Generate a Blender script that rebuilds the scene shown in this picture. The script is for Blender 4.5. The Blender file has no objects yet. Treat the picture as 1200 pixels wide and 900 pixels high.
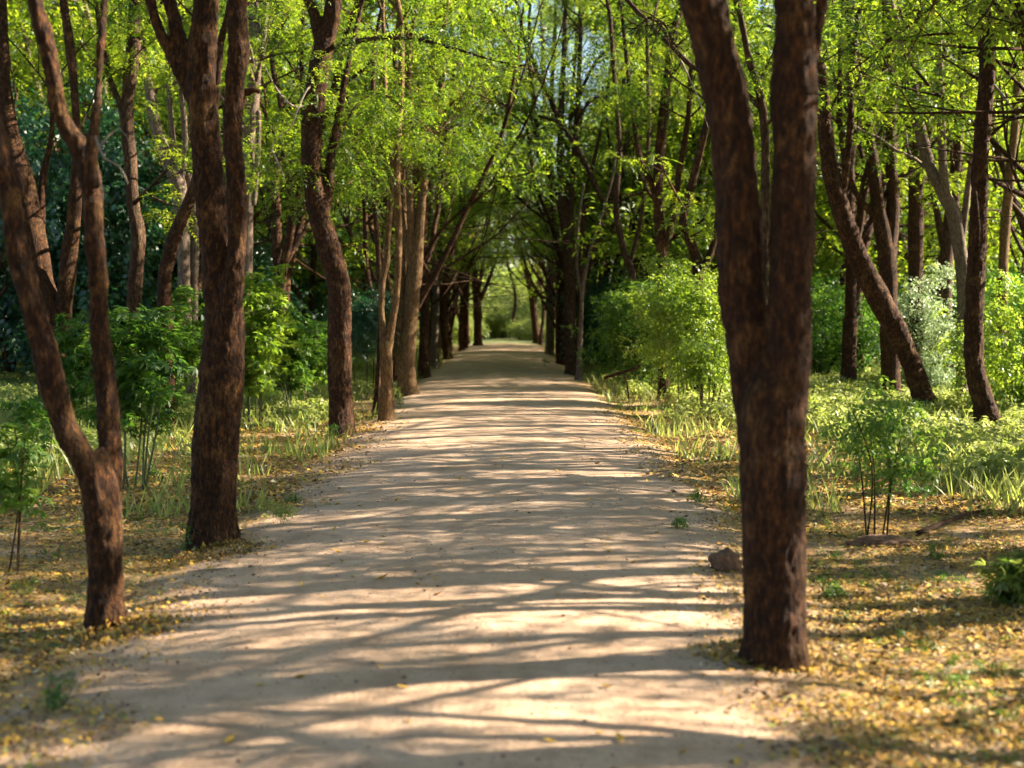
import bpy, math, random
import numpy as np
from mathutils import Vector, Matrix, noise as mn

random.seed(7); rng = np.random.default_rng(7)
S = bpy.context.scene
COL = S.collection
R = math.radians
# ------------------------------------------------------------------ camera
CAM = Vector((0, 0, 1.6)); F = 1667.0
PITCH = math.atan(80 / F); YAW = -math.atan(10 / F)
cam = bpy.data.cameras.new('camera'); co = bpy.data.objects.new('camera', cam); COL.objects.link(co)
co.location = CAM; co.rotation_euler = (R(90) - PITCH, 0, YAW)
cam.sensor_width = 36; cam.lens = F * 36 / 1200; cam.clip_end = 2000; cam.clip_start = 0.1
cam.dof.use_dof = True; cam.dof.focus_distance = 15; cam.dof.aperture_fstop = 1.8
S.camera = co
CM = co.rotation_euler.to_matrix()

def ray(px, py):
    return CM @ Vector(((px - 600) / F, -(py - 450) / F, -1))
def U(px, py, d):
    v = ray(px, py); return CAM + v * (d / v.y)

# ------------------------------------------------------------------ ground shape
def nz(x, y, s, k=0.0):
    return mn.noise(Vector((x * s, y * s, k)))
def sm(a, b, t):
    t = min(1, max(0, (t - a) / (b - a))); return t * t * (3 - 2 * t)
def edges(y):
    l = -1.95 + 0.16 * nz(0, y, .35, 3) + .05 * nz(0, y, 1.7, 9)
    r = 1.85 - 0.55 * sm(13, 6.5, y) + 0.16 * nz(0, y, .35, 13) + .05 * nz(0, y, 1.7, 19)
    return l, r
def G(x, y):
    l, r = -1.95, 1.85 - 0.4 * sm(13, 6.5, y)
    c = (l + r) / 2; w = (r - l) / 2; t = abs(x - c) / w
    z = -0.05 * min(t, 1) ** 2 - .08 * sm(.95, 1.25, t)
    out = sm(.9, 1.5, t)
    z += out * (.035 * nz(x, y, .9, 1) + .018 * nz(x, y, 3.1, 2) + .14 * nz(x, y, .22, 5) * sm(2, 6, abs(x)))
    z += (.007 + .008 * out) * nz(x, y, 5, 4) + .014 * nz(x, y, 1.3, 8)
    return z
def ground_hit(px, py):
    v = ray(px, py); d = 10.0
    z = -.1
    for _ in range(30):
        k = (z - CAM.z) / v.z; p = CAM + v * k; z = G(p.x, p.y)
    return Vector((p.x, p.y, z))

# ------------------------------------------------------------------ objects
def tag(o, label=None, cat=None, group=None, kind=None):
    if label: o['label'] = label
    if cat: o['category'] = cat
    if group: o['group'] = group
    if kind: o['kind'] = kind
    return o
def thing(name, loc, label, cat, group=None, rz=0):
    o = bpy.data.objects.new(name, None); COL.objects.link(o); o.location = loc
    o.rotation_euler = (0, 0, rz); o.empty_display_size = .3
    return tag(o, label, cat, group)
def mesh_np(name, V, F4, mat, parent=None, smooth=False, loc=None):
    """V (n,3); F4 list/array of quads or tris (uniform k)"""
    V = np.asarray(V, dtype=np.float32); F4 = np.asarray(F4, dtype=np.int32)
    me = bpy.data.meshes.new(name)
    me.vertices.add(len(V)); me.vertices.foreach_set('co', V.ravel())
    k = F4.shape[1]; n = len(F4)
    me.loops.add(n * k); me.loops.foreach_set('vertex_index', F4.ravel())
    me.polygons.add(n); me.polygons.foreach_set('loop_start', np.arange(0, n * k, k, dtype=np.int32))
    me.polygons.foreach_set('loop_total', np.full(n, k, dtype=np.int32))
    if smooth: me.polygons.foreach_set('use_smooth', np.ones(n, dtype=bool))
    me.update(calc_edges=True); me.validate()
    me.materials.append(mat)
    o = bpy.data.objects.new(name, me); COL.objects.link(o)
    if parent: o.parent = parent
    if loc is not None: o.location = loc
    return o
def dup(root, loc, rz, sc=1.0, label=None, group=None):
    r = root.copy(); COL.objects.link(r); r.location = loc; r.rotation_euler = (0, 0, rz); r.scale = (sc, sc, sc)
    if label: r['label'] = label
    if group: r['group'] = group
    for ch in root.children:
        c = ch.copy(); COL.objects.link(c); c.parent = r
    return r

# ------------------------------------------------------------------ materials
def newmat(name):
    m = bpy.data.materials.new(name); m.use_nodes = True
    nt = m.node_tree; nt.nodes.clear()
    return m, nt
class NT:
    def __init__(s, nt): s.nt = nt
    def n(s, t, **kw):
        x = s.nt.nodes.new(t)
        for k, v in kw.items():
            if k.startswith('i_'):
                key = k[2:].replace('_', ' ')
                x.inputs[key].default_value = v
            else: setattr(x, k, v)
        return x
    def l(s, a, b): s.nt.links.new(a, b)
    def noise(s, vec, scale, detail=4, rough=.6):
        x = s.n('ShaderNodeTexNoise'); x.inputs['Scale'].default_value = scale
        x.inputs['Detail'].default_value = detail; x.inputs['Roughness'].default_value = rough
        if vec is not None: s.l(vec, x.inputs['Vector'])
        return x.outputs['Fac']
    def ramp(s, fac, stops, interp='LINEAR'):
        x = s.n('ShaderNodeValToRGB'); x.color_ramp.interpolation = interp
        e = x.color_ramp.elements
        while len(e) < len(stops): e.new(.5)
        for el, (p, c) in zip(e, stops):
            el.position = p; el.color = (*c, 1) if len(c) == 3 else c
        s.l(fac, x.inputs['Fac']); return x.outputs['Color']
    def mix(s, fac, a, b, bt='MIX'):
        x = s.n('ShaderNodeMix', data_type='RGBA', blend_type=bt)
        if isinstance(fac, (int, float)): x.inputs[0].default_value = fac
        else: s.l(fac, x.inputs[0])
        for i, v in ((6, a), (7, b)):
            if isinstance(v, tuple): x.inputs[i].default_value = (*v, 1)
            else: s.l(v, x.inputs[i])
        return x.outputs[2]
    def math(s, op, a, b=None, clamp=False):
        x = s.n('ShaderNodeMath', operation=op, use_clamp=clamp)
        for i, v in ((0, a), (1, b)):
            if v is None: continue
            if isinstance(v, (int, float)): x.inputs[i].default_value = v
            else: s.l(v, x.inputs[i])
        return x.outputs[0]
    def bump(s, h, strength, dist):
        x = s.n('ShaderNodeBump'); x.inputs['Strength'].default_value = strength; x.inputs['Distance'].default_value = dist
        s.l(h, x.inputs['Height']); return x.outputs['Normal']

def leaf_mat(name, cols, trans, tmix=.5, gloss=.12, rough=.45):
    m, nt = newmat(name); t = NT(nt)
    geo = t.n('ShaderNodeNewGeometry'); oi = t.n('ShaderNodeObjectInfo')
    rnd = geo.outputs['Random Per Island']
    n = t.noise(geo.outputs['Position'], 1.1, 2)
    v = t.math('ADD', t.math('MULTIPLY', rnd, .6), t.math('MULTIPLY', t.math('SUBTRACT', n, .3), .8))
    v = t.math('ADD', v, t.math('MULTIPLY', t.math('SUBTRACT', oi.outputs['Random'], .5), .3), clamp=True)
    c = t.ramp(v, cols); tc = t.ramp(v, trans)
    df = t.n('ShaderNodeBsdfDiffuse'); t.l(c, df.inputs['Color'])
    tr = t.n('ShaderNodeBsdfTranslucent'); t.l(tc, tr.inputs['Color'])
    mx = t.n('ShaderNodeMixShader'); mx.inputs[0].default_value = tmix; t.l(df.outputs[0], mx.inputs[1]); t.l(tr.outputs[0], mx.inputs[2])
    gl = t.n('ShaderNodeBsdfGlossy'); gl.inputs['Roughness'].default_value = rough; gl.inputs['Color'].default_value = (.8, .85, .8, 1)
    m2 = t.n('ShaderNodeMixShader'); m2.inputs[0].default_value = gloss; t.l(mx.outputs[0], m2.inputs[1]); t.l(gl.outputs[0], m2.inputs[2])
    o = t.n('ShaderNodeOutputMaterial'); t.l(m2.outputs[0], o.inputs['Surface'])
    return m
M = {}
M['leaf'] = leaf_mat('feathery_leaf', [(0, (.018, .055, .012)), (.45, (.05, .10, .012)), (.85, (.11, .155, .018)), (1, (.26, .22, .03))],
                     [(0, (.06, .17, .01)), (.4, (.26, .42, .015)), (.8, (.58, .70, .035)), (1, (.70, .60, .05))], .5, .05)
M['leaf_shaded'] = leaf_mat('shaded_leaf', [(0, (.012, .045, .022)), (.6, (.03, .085, .04)), (1, (.06, .14, .06))],  # dark bluish tone of shaded, skylit foliage put into the leaf colour
                          [(0, (.03, .14, .04)), (.6, (.06, .24, .07)), (1, (.14, .36, .07))], .3, .07, .4)
M['leaf_bright'] = leaf_mat('bright_leaf', [(0, (.06, .13, .015)), (.5, (.10, .18, .02)), (1, (.20, .26, .04))],
                            [(0, (.2, .4, .02)), (.5, (.44, .64, .04)), (1, (.7, .8, .10))], .5, .06)
M['leaf_bush'] = leaf_mat('bush_leaf', [(0, (.035, .10, .018)), (.5, (.07, .15, .025)), (1, (.14, .22, .04))],
                          [(0, (.06, .22, .02)), (.5, (.2, .40, .03)), (1, (.45, .6, .07))], .45, .04)
M['herb'] = leaf_mat('herb_leaf', [(0, (.07, .12, .02)), (.5, (.15, .20, .04)), (1, (.30, .31, .11))],
                     [(0, (.22, .38, .04)), (.5, (.50, .60, .10)), (1, (.75, .75, .28))], .45, .05)
M['pale'] = leaf_mat('pale_leaf', [(0, (.12, .20, .10)), (.5, (.2, .28, .14)), (1, (.3, .36, .2))],
                     [(0, (.3, .5, .18)), (1, (.6, .7, .35))], .4, .08)

def bark_mat(name, dark, mid, light, patch, pscale=1.0):
    m, nt = newmat(name); t = NT(nt)
    tc = t.n('ShaderNodeTexCoord'); mp = t.n('ShaderNodeMapping'); t.l(tc.outputs['Object'], mp.inputs['Vector'])
    oi = t.n('ShaderNodeObjectInfo')
    mp.inputs['Scale'].default_value = (1, 1, .36)
    v = mp.outputs[0]
    n1 = t.noise(v, 38 * pscale, 7, .78); n2 = t.noise(tc.outputs['Object'], 5 * pscale, 4, .6)
    vo = t.n('ShaderNodeTexVoronoi', feature='DISTANCE_TO_EDGE'); vo.inputs['Scale'].default_value = 26 * pscale
    wv = t.n('ShaderNodeVectorMath', operation='ADD'); t.l(v, wv.inputs[0])
    nn = t.n('ShaderNodeTexNoise'); nn.inputs['Scale'].default_value = 9; t.l(v, nn.inputs['Vector'])
    sc = t.n('ShaderNodeVectorMath', operation='SCALE'); t.l(nn.outputs['Color'], sc.inputs[0]); sc.inputs['Scale'].default_value = .3
    t.l(sc.outputs[0], wv.inputs[1]); t.l(wv.outputs[0], vo.inputs['Vector'])
    crack = t.ramp(vo.outputs['Distance'], [(0, (0, 0, 0)), (.18, (1, 1, 1))])
    h = t.math('ADD', t.math('MULTIPLY', n1, .7), t.math('MULTIPLY', crack, .2))
    c = t.ramp(n1, [(.36, dark), (.5, mid), (.66, light)])
    c = t.mix(t.math('MULTIPLY', t.ramp(n2, [(.5, (0, 0, 0)), (.66, (1, 1, 1))]), t.ramp(n1, [(.38, (0, 0, 0)), (.6, (.6, .6, .6))])), c, patch)
    c = t.mix(t.math('MULTIPLY', t.math('SUBTRACT', 1, crack), .4), c, tuple(x * .4 for x in dark))
    c = t.mix(t.math('MULTIPLY', oi.outputs['Random'], .35), c, tuple(x * .7 for x in mid))
    b = t.n('ShaderNodeBsdfPrincipled'); t.l(c, b.inputs['Base Color']); b.inputs['Roughness'].default_value = .88
    b.inputs['Specular IOR Level'].default_value = .25
    t.l(t.bump(h, 1.0, .03), b.inputs['Normal'])
    o = t.n('ShaderNodeOutputMaterial'); t.l(b.outputs[0], o.inputs['Surface'])
    return m
M['bark'] = bark_mat('brown_bark', (.008, .003, .001), (.036, .014, .0045), (.19, .075, .02), (.27, .14, .045))  # sunlit orange on ridges and near-black shade are put into these tones
M['bark_far'] = bark_mat('far_bark', (.018, .009, .005), (.055, .028, .014), (.20, .11, .055), (.20, .13, .07), .6)
M['bark_pale'] = bark_mat('pale_bark', (.06, .04, .028), (.17, .12, .085), (.34, .25, .18), (.30, .24, .17), .8)
M['bark_gold_lit'] = bark_mat('gold_lit_bark', (.05, .026, .010), (.15, .085, .034), (.34, .20, .085), (.32, .21, .10), .8)  # golden sunlight on pale bark painted into its colour
M['twig'] = bark_mat('dry_twig', (.2, .16, .12), (.4, .34, .27), (.55, .48, .4), (.5, .4, .3), 2)
M['stem'] = leaf_mat('green_stem', [(0, (.06, .07, .02)), (1, (.10, .10, .04))], [(0, (.05, .06, .02)), (1, (.05, .06, .02))], .05, .05)

def ground_material(name, path):
    m, nt = newmat(name); t = NT(nt)
    geo = t.n('ShaderNodeNewGeometry'); P = geo.outputs['Position']
    sp = t.n('ShaderNodeSeparateXYZ'); t.l(P, sp.inputs[0])
    # dirt
    n1 = t.noise(P, 1.3, 5, .6); n2 = t.noise(P, 45, 5, .7); n3 = t.noise(P, 9, 4, .6)
    mpx = t.n('ShaderNodeMapping'); mpx.inputs['Scale'].default_value = (3, .35, 1); t.l(P, mpx.inputs['Vector'])
    trk = t.noise(mpx.outputs[0], 1.6, 3, .5)
    dirt = t.ramp(n1, [(.3, (.40, .265, .165)), (.7, (.59, .42, .295))])
    dirt = t.mix(t.math('MULTIPLY', t.ramp(trk, [(.45, (0, 0, 0)), (.65, (1, 1, 1))]), .4), dirt, (.55, .40, .28))
    dirt = t.mix(t.math('MULTIPLY', t.ramp(n2, [(.35, (1, 1, 1)), (.5, (0, 0, 0))]), .35), dirt, (.24, .15, .09))
    dirt = t.mix(t.math('MULTIPLY', t.ramp(n3, [(.5, (0, 0, 0)), (.75, (1, 1, 1))]), .3), dirt, (.33, .22, .14))
    n6 = t.noise(P, 3.5, 5, .7)
    dirt = t.mix(t.math('MULTIPLY', t.ramp(n6, [(.48, (0, 0, 0)), (.62, (1, 1, 1))]), .45), dirt, (.28, .18, .115))
    # litter
    vo = t.n('ShaderNodeTexVoronoi'); vo.inputs['Scale'].default_value = 30; t.l(P, vo.inputs['Vector'])
    sx = t.n('ShaderNodeSeparateColor'); t.l(vo.outputs['Color'], sx.inputs[0])
    lit = t.ramp(sx.outputs[0], [(0, (.13, .075, .03)), (.3, (.34, .19, .05)), (.55, (.46, .29, .06)), (.75, (.20, .19, .05)), (.9, (.38, .27, .16)), (1, (.5, .34, .08))], 'CONSTANT')
    n4 = t.noise(P, .9, 4, .65); n5 = t.noise(P, 3.2, 4, .65)
    cov = t.ramp(t.math('ADD', t.math('MULTIPLY', n4, .5), t.math('MULTIPLY', n5, .5)), [(.38, (.25, .25, .25)), (.52, (.95, .95, .95))])
    # distance outside the path
    ax = t.math('ABSOLUTE', t.math('ADD', sp.outputs[0], .1))
    wob = t.math('MULTIPLY', t.math('SUBTRACT', t.noise(P, 1.4, 5, .65), .5), 1.1)
    near = t.n('ShaderNodeMapRange', interpolation_type='SMOOTHSTEP'); t.l(sp.outputs[1], near.inputs[0])
    near.inputs['From Min'].default_value = 6; near.inputs['From Max'].default_value = 14; near.inputs['To Min'].default_value = .45; near.inputs['To Max'].default_value = 0
    right = t.math('GREATER_THAN', sp.outputs[0], 0)
    ax2 = t.math('ADD', ax, t.math('MULTIPLY', near.outputs[0], right))
    off = t.math('ADD', ax2, wob)
    mr = t.n('ShaderNodeMapRange', interpolation_type='SMOOTHSTEP'); t.l(off, mr.inputs[0])
    mr.inputs['From Min'].default_value = 1.75; mr.inputs['From Max'].default_value = 2.25
    msk = t.math('MULTIPLY', mr.outputs[0], cov)
    c = t.mix(msk, dirt, lit)
    # darker humus beneath the wood further out, green film
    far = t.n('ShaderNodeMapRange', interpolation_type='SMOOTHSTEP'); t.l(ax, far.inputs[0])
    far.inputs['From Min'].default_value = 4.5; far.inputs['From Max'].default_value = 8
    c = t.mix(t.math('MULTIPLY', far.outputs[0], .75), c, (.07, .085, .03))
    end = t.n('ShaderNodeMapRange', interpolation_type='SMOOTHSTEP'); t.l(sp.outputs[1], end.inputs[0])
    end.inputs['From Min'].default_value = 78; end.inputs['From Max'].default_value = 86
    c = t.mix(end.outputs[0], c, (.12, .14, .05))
    b = t.n('ShaderNodeBsdfPrincipled'); t.l(c, b.inputs['Base Color']); b.inputs['Roughness'].default_value = .95
    b.inputs['Specular IOR Level'].default_value = .15
    h = t.math('ADD', t.math('MULTIPLY', n2, .5), t.math('ADD', t.math('MULTIPLY', n3, 1.2), t.math('MULTIPLY', msk, sx.outputs[1])))
    t.l(t.bump(h, .9, .02), b.inputs['Normal'])
    o = t.n('ShaderNodeOutputMaterial'); t.l(b.outputs[0], o.inputs['Surface'])
    return m
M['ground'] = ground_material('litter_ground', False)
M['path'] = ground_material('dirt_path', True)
def litter_mat():
    m, nt = newmat('fallen_leaves'); t = NT(nt)
    geo = t.n('ShaderNodeNewGeometry')
    c = t.ramp(geo.outputs['Random Per Island'], [(0, (.10, .05, .02)), (.16, (.20, .11, .04)), (.32, (.46, .27, .045)), (.55, (.60, .37, .04)), (.70, (.44, .22, .05)), (.8, (.34, .24, .10)), (.88, (.20, .24, .05)), (.97, (.60, .50, .30))], 'CONSTANT')
    b = t.n('ShaderNodeBsdfPrincipled'); t.l(c, b.inputs['Base Color']); b.inputs['Roughness'].default_value = .6
    b.inputs['Specular IOR Level'].default_value = .3
    o = t.n('ShaderNodeOutputMaterial'); t.l(b.outputs[0], o.inputs['Surface']); return m
M['litter'] = litter_mat()
def soil_mat():
    m, nt = newmat('soil_clod'); t = NT(nt)
    tc = t.n('ShaderNodeTexCoord'); n = t.noise(tc.outputs['Object'], 18, 6, .7)
    c = t.ramp(n, [(.3, (.07, .035, .018)), (.6, (.2, .11, .06)), (.8, (.3, .18, .1))])
    b = t.n('ShaderNodeBsdfPrincipled'); t.l(c, b.inputs['Base Color']); b.inputs['Roughness'].default_value = .95
    t.l(t.bump(n, 1, .02), b.inputs['Normal'])
    o = t.n('ShaderNodeOutputMaterial'); t.l(b.outputs[0], o.inputs['Surface']); return m
M['soil'] = soil_mat()

# ------------------------------------------------------------------ ground + path sheets
def spacing(fine0, fine1, step, lo, hi, g=1.18):
    a = list(np.arange(fine0, fine1 + 1e-6, step)); s = step
    while a[-1] < hi: s *= g; a.append(a[-1] + s)
    s = step
    while a[0] > lo: s *= g; a.insert(0, a[0] - s)
    return a
def grid(name, xs_of_row, ys, dz, mat):
    V = []; nx = len(xs_of_row(ys[0]))
    for y in ys:
        for x in xs_of_row(y): V.append((x, y, G(x, y) + dz))
    ny = len(ys); a = np.arange(nx * ny).reshape(ny, nx)
    Fq = np.stack([a[:-1, :-1], a[:-1, 1:], a[1:, 1:], a[1:, :-1]], -1).reshape(-1, 4)
    return mesh_np(name, V, Fq, mat, smooth=True)
ysg = spacing(2.5, 16, .07, -60, 500, 1.035)
xsg = spacing(-5, 5, .07, -300, 300, 1.1)
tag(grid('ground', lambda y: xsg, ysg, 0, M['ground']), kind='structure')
ysp = [y for y in ysg if -15 < y < 83]
def prow(y):
    l, r = edges(y); return list(np.linspace(l, r, 56))
tag(grid('path', prow, ysp, .004, M['path']), kind='structure')

# ------------------------------------------------------------------ tubes
class Tubes:
    def __init__(s): s.V = []; s.F = []; s.n = 0
    def add(s, pts, rad, sides=8, step=None, lump=.0, seed=0):
        P = np.array([tuple(p) for p in pts], float); r = np.array(rad, float)
        # catmull-rom resample
        if step:
            Q = [P[0]]; q = [r[0]]
            n = len(P)
            for i in range(n - 1):
                p0 = P[max(i - 1, 0)]; p1 = P[i]; p2 = P[i + 1]; p3 = P[min(i + 2, n - 1)]
                k = max(1, int(np.linalg.norm(p2 - p1) / step))
                for j in range(1, k + 1):
                    t = j / k
                    Q.append(.5 * ((2 * p1) + (-p0 + p2) * t + (2 * p0 - 5 * p1 + 4 * p2 - p3) * t * t + (-p0 + 3 * p1 - 3 * p2 + p3) * t ** 3))
                    q.append(r[i] * (1 - t) + r[i + 1] * t)
            P = np.array(Q); r = np.array(q)
        n = len(P)
        T = np.gradient(P, axis=0); T /= (np.linalg.norm(T, axis=1)[:, None] + 1e-9)
        ref = np.array([0, 1., 0]) if abs(T[0][1]) < .8 else np.array([1., 0, 0])
        A = np.cross(T, ref); A /= (np.linalg.norm(A, axis=1)[:, None] + 1e-9)
        B = np.cross(T, A)
        th = np.linspace(0, 2 * math.pi, sides, endpoint=False)
        rr = np.repeat(r[:, None], sides, 1)
        if lump:
            L = np.cumsum(np.r_[0, np.linalg.norm(np.diff(P, axis=0), axis=1)]) / (r.mean() + 1e-6)
            ph = rng.uniform(0, 6.28, 8)
            w = (np.sin(L[:, None] * .55 + ph[0] + np.sin(th + ph[1])) * .5 + np.sin(2 * th[None] + L[:, None] * .23 + ph[2]) * .6
                 + np.sin(3 * th[None] + ph[3] + 1.3 * np.sin(L[:, None] * .4 + ph[6])) * .5 + np.sin(L[:, None] * 1.7 + ph[4] + 2 * th[None]) * .35 + np.sin(5 * th[None] - L[:, None] * .8 + ph[5]) * .25)
            rr = rr * (1 + lump * w)
        V = P[:, None, :] + rr[..., None] * (np.cos(th)[None, :, None] * A[:, None, :] + np.sin(th)[None, :, None] * B[:, None, :])
        a = np.arange(n * sides).reshape(n, sides) + s.n
        b = np.roll(a, -1, 1)
        Fq = np.stack([a[:-1], b[:-1], b[1:], a[1:]], -1).reshape(-1, 4)
        s.V.append(V.reshape(-1, 3)); s.F.append(Fq); s.n += n * sides
        # end cap (fan of quads collapsed)
        s.V.append(P[-1:] + T[-1:] * r[-1] * .6); c = s.n; s.n += 1
        top = a[-1]
        s.F.append(np.stack([top, np.roll(top, -1), np.full(sides, c), np.full(sides, c)], -1)[:, :4])
        s.V.append(P[:1]); c = s.n; s.n += 1; bot = a[0]
        s.F.append(np.stack([np.roll(bot, -1), bot, np.full(sides, c), np.full(sides, c)], -1)[:, :4])
    def build(s, name, mat, parent=None, base=None):
        V = np.concatenate(s.V); 
        if base is not None: V = V - np.array(tuple(base))
        Fq = np.concatenate(s.F)
        # caps hold a repeated index: write as tris separately through validate
        me_q = [f for f in Fq if f[2] != f[3]]; me_t = [f[:3] for f in Fq if f[2] == f[3]]
        me = bpy.data.meshes.new(name)
        me.from_pydata(V.tolist(), [], [list(map(int, f)) for f in me_q] + [list(map(int, f)) for f in me_t])
        me.polygons.foreach_set('use_smooth', np.ones(len(me.polygons), dtype=bool))
        me.materials.append(mat)
        o = bpy.data.objects.new(name, me); COL.objects.link(o)
        if parent: o.parent = parent
        return o

def remesh_lumpy(o, voxel, amp, seed=0):
    md = o.modifiers.new('r', 'REMESH'); md.mode = 'VOXEL'; md.voxel_size = voxel; md.use_smooth_shade = True
    ms = o.modifiers.new('s', 'SMOOTH'); ms.iterations = 4; ms.factor = .5
    dg = bpy.context.evaluated_depsgraph_get(); ev = o.evaluated_get(dg)
    me = bpy.data.meshes.new_from_object(ev); o.modifiers.clear()
    n = len(me.vertices); V = np.empty(n * 3); me.vertices.foreach_get('co', V); V = V.reshape(-1, 3)
    N = np.empty(n * 3); me.vertices.foreach_get('normal', N); N = N.reshape(-1, 3)
    d = np.empty(n)
    for i in range(n):
        x, y, z = V[i]
        a = mn.noise(Vector((x * 9 + seed, y * 9, z * 3.2))); b = mn.noise(Vector((x * 26, y * 26 + seed, z * 8)))
        c = mn.noise(Vector((x * 60, y * 60 + seed, z * 22)))
        d[i] = a * 1.2 + (abs(b) - .2) * 1.5 + c * .7
    V = V + N * (d * amp)[:, None]
    me.vertices.foreach_set('co', V.ravel()); me.update()
    me.polygons.foreach_set('use_smooth', np.ones(len(me.polygons), dtype=bool))
    me.materials.clear(); me.materials.append(o.data.materials[0]); o.data = me

# ------------------------------------------------------------------ leaf clusters
def rotmat(rx, ry, rz):
    return np.array(Matrix.Rotation(rz, 3, 'Z') @ Matrix.Rotation(ry, 3, 'Y') @ Matrix.Rotation(rx, 3, 'X'))
def kite(l, w, fold=.15):
    return np.array([(0, 0, 0), (w / 2, l * .45, fold * w), (0, l, -.1 * l), (-w / 2, l * .45, fold * w)])
def pinnate(L=.26, pairs=7, ll=.062, lw=.022, droop=.5):
    out = []
    for i in range(pairs):
        t = (i + 1) / pairs; y = L * t; z = -droop * L * t * t
        k = ll * (1 - .45 * abs(t - .45))
        for sgn in (-1, 1):
            q = kite(k, lw * random.uniform(.8, 1.2)) @ rotmat(random.uniform(-.5, .15), random.uniform(-.4, .4), sgn * R(random.uniform(-72, -50))).T
            out.append(q + (0, y, z))
    out.append(kite(ll, lw) @ rotmat(-.5, 0, 0).T + (0, L, -droop * L))
    return np.array(out)
def cluster(nl, spread, leaf):
    out = []
    for i in range(nl):
        q = leaf() @ rotmat(random.uniform(-.9, .5), random.uniform(-.5, .5), random.uniform(0, 6.28)).T
        out.append(q + rng.normal(0, spread, 3) * (1, 1, .6))
    return np.concatenate(out)
def digit(n=6, ll=.11, lw=.026):     # palmate spray of narrow leaves
    return np.array([kite(ll * random.uniform(.7, 1.1), lw) @ rotmat(random.uniform(-.6, .2), 0, (i - n / 2) * .45 + random.uniform(-.2, .2)).T for i in range(n)])
def broad(n=6, ll=.13, lw=.07, L=.3):
    out = []
    for i in range(n):
        out.append(kite(ll * random.uniform(.6, 1.1), lw, .1) @ rotmat(random.uniform(-.9, .1), random.uniform(-.3, .3), (1 if i % 2 else -1) * R(random.uniform(30, 75))).T + (0, L * i / n, -.3 * L * (i / n) ** 2))
    return np.array(out)
CL = {
    'fine': [cluster(13, .13, lambda: pinnate(random.uniform(.2, .32))) for _ in range(6)],
    'mid': [cluster(11, .17, lambda: pinnate(.3, 5, .085, .034)) for _ in range(5)],
    'coarse': [cluster(9, .25, lambda: pinnate(.4, 4, .14, .06)) for _ in range(4)],
    'bamboo': [cluster(9, .07, lambda: digit()) for _ in range(5)],
    'bush': [cluster(12, .10, lambda: broad(7, .055, .03, .2)) for _ in range(5)],
    'broad': [cluster(8, .18, lambda: broad(6, .15, .085, .4)) for _ in range(5)],
    'herb': [cluster(7, .05, lambda: broad(6, .06, .026, .14)) for _ in range(5)],
}
def crown_mesh(name, tips, kind, mat, parent=None, base=None, sc=(.8, 1.2)):
    out = []
    for p in tips:
        c = CL[kind][random.randrange(len(CL[kind]))]
        k = random.uniform(*sc); a = random.uniform(0, 6.28); ca, sa = math.cos(a) * k, math.sin(a) * k
        m = np.array([(ca, -sa, 0), (sa, ca, 0), (0, 0, k)])
        out.append(c @ m.T + np.array(tuple(p)))
    Q = np.concatenate(out)
    if base is not None: Q = Q - np.array(tuple(base))
    n = len(Q)
    return mesh_np(name, Q.reshape(-1, 3), np.arange(n * 4).reshape(n, 4), mat, parent)

# ------------------------------------------------------------------ branching
def grow(T, tips, p, d, r, L, lvl, maxl=3, up=.12, sides=8, wander=.22, leafz=2.6):
    n = max(3, int(L / .35)); seg = L / n
    pts = [Vector(p)]; rad = [r]; d = Vector(d).normalized()
    for i in range(n):
        w = Vector((random.gauss(0, 1), random.gauss(0, 1), random.gauss(0, .6))) * wander
        d = (d + w * .6 + Vector((0, 0, up))).normalized()
        pts.append(pts[-1] + d * seg); rad.append(r * (1 - .62 * (i + 1) / n))
    T.add(pts, rad, sides=max(4, sides - lvl * 2), step=None if lvl > 1 else .2, lump=.06 if lvl < 2 else 0)
    if lvl < maxl:
        k = [4, 4, 3, 2][lvl]
        for j in range(k):
            t = (j + .8 + random.uniform(-.3, .3)) / k * .95; i = min(n - 1, int(t * n)); q = pts[i].lerp(pts[i + 1], t * n - i) if t * n - i <= 1 else pts[i + 1]
            a = random.uniform(0, 6.28); ax = (pts[i + 1] - pts[i]).normalized()
            s = ax.orthogonal().normalized(); s.rotate(Matrix.Rotation(a, 3, ax))
            ang = R(random.uniform(32, 62)); dd = ax * math.cos(ang) + s * math.sin(ang)
            grow(T, tips, q, dd, rad[i] * .55 + .002, L * random.uniform(.42, .62), lvl + 1, maxl, up * .5, sides, wander, leafz)
    if lvl >= maxl - 1:
        for i in range(1, len(pts)):
            if (i % 2 == 0 or i == len(pts) - 1) and pts[i].z > leafz - .3 * random.random(): tips.append(pts[i] + Vector((random.gauss(0, .08), random.gauss(0, .08), -.06)))

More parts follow.
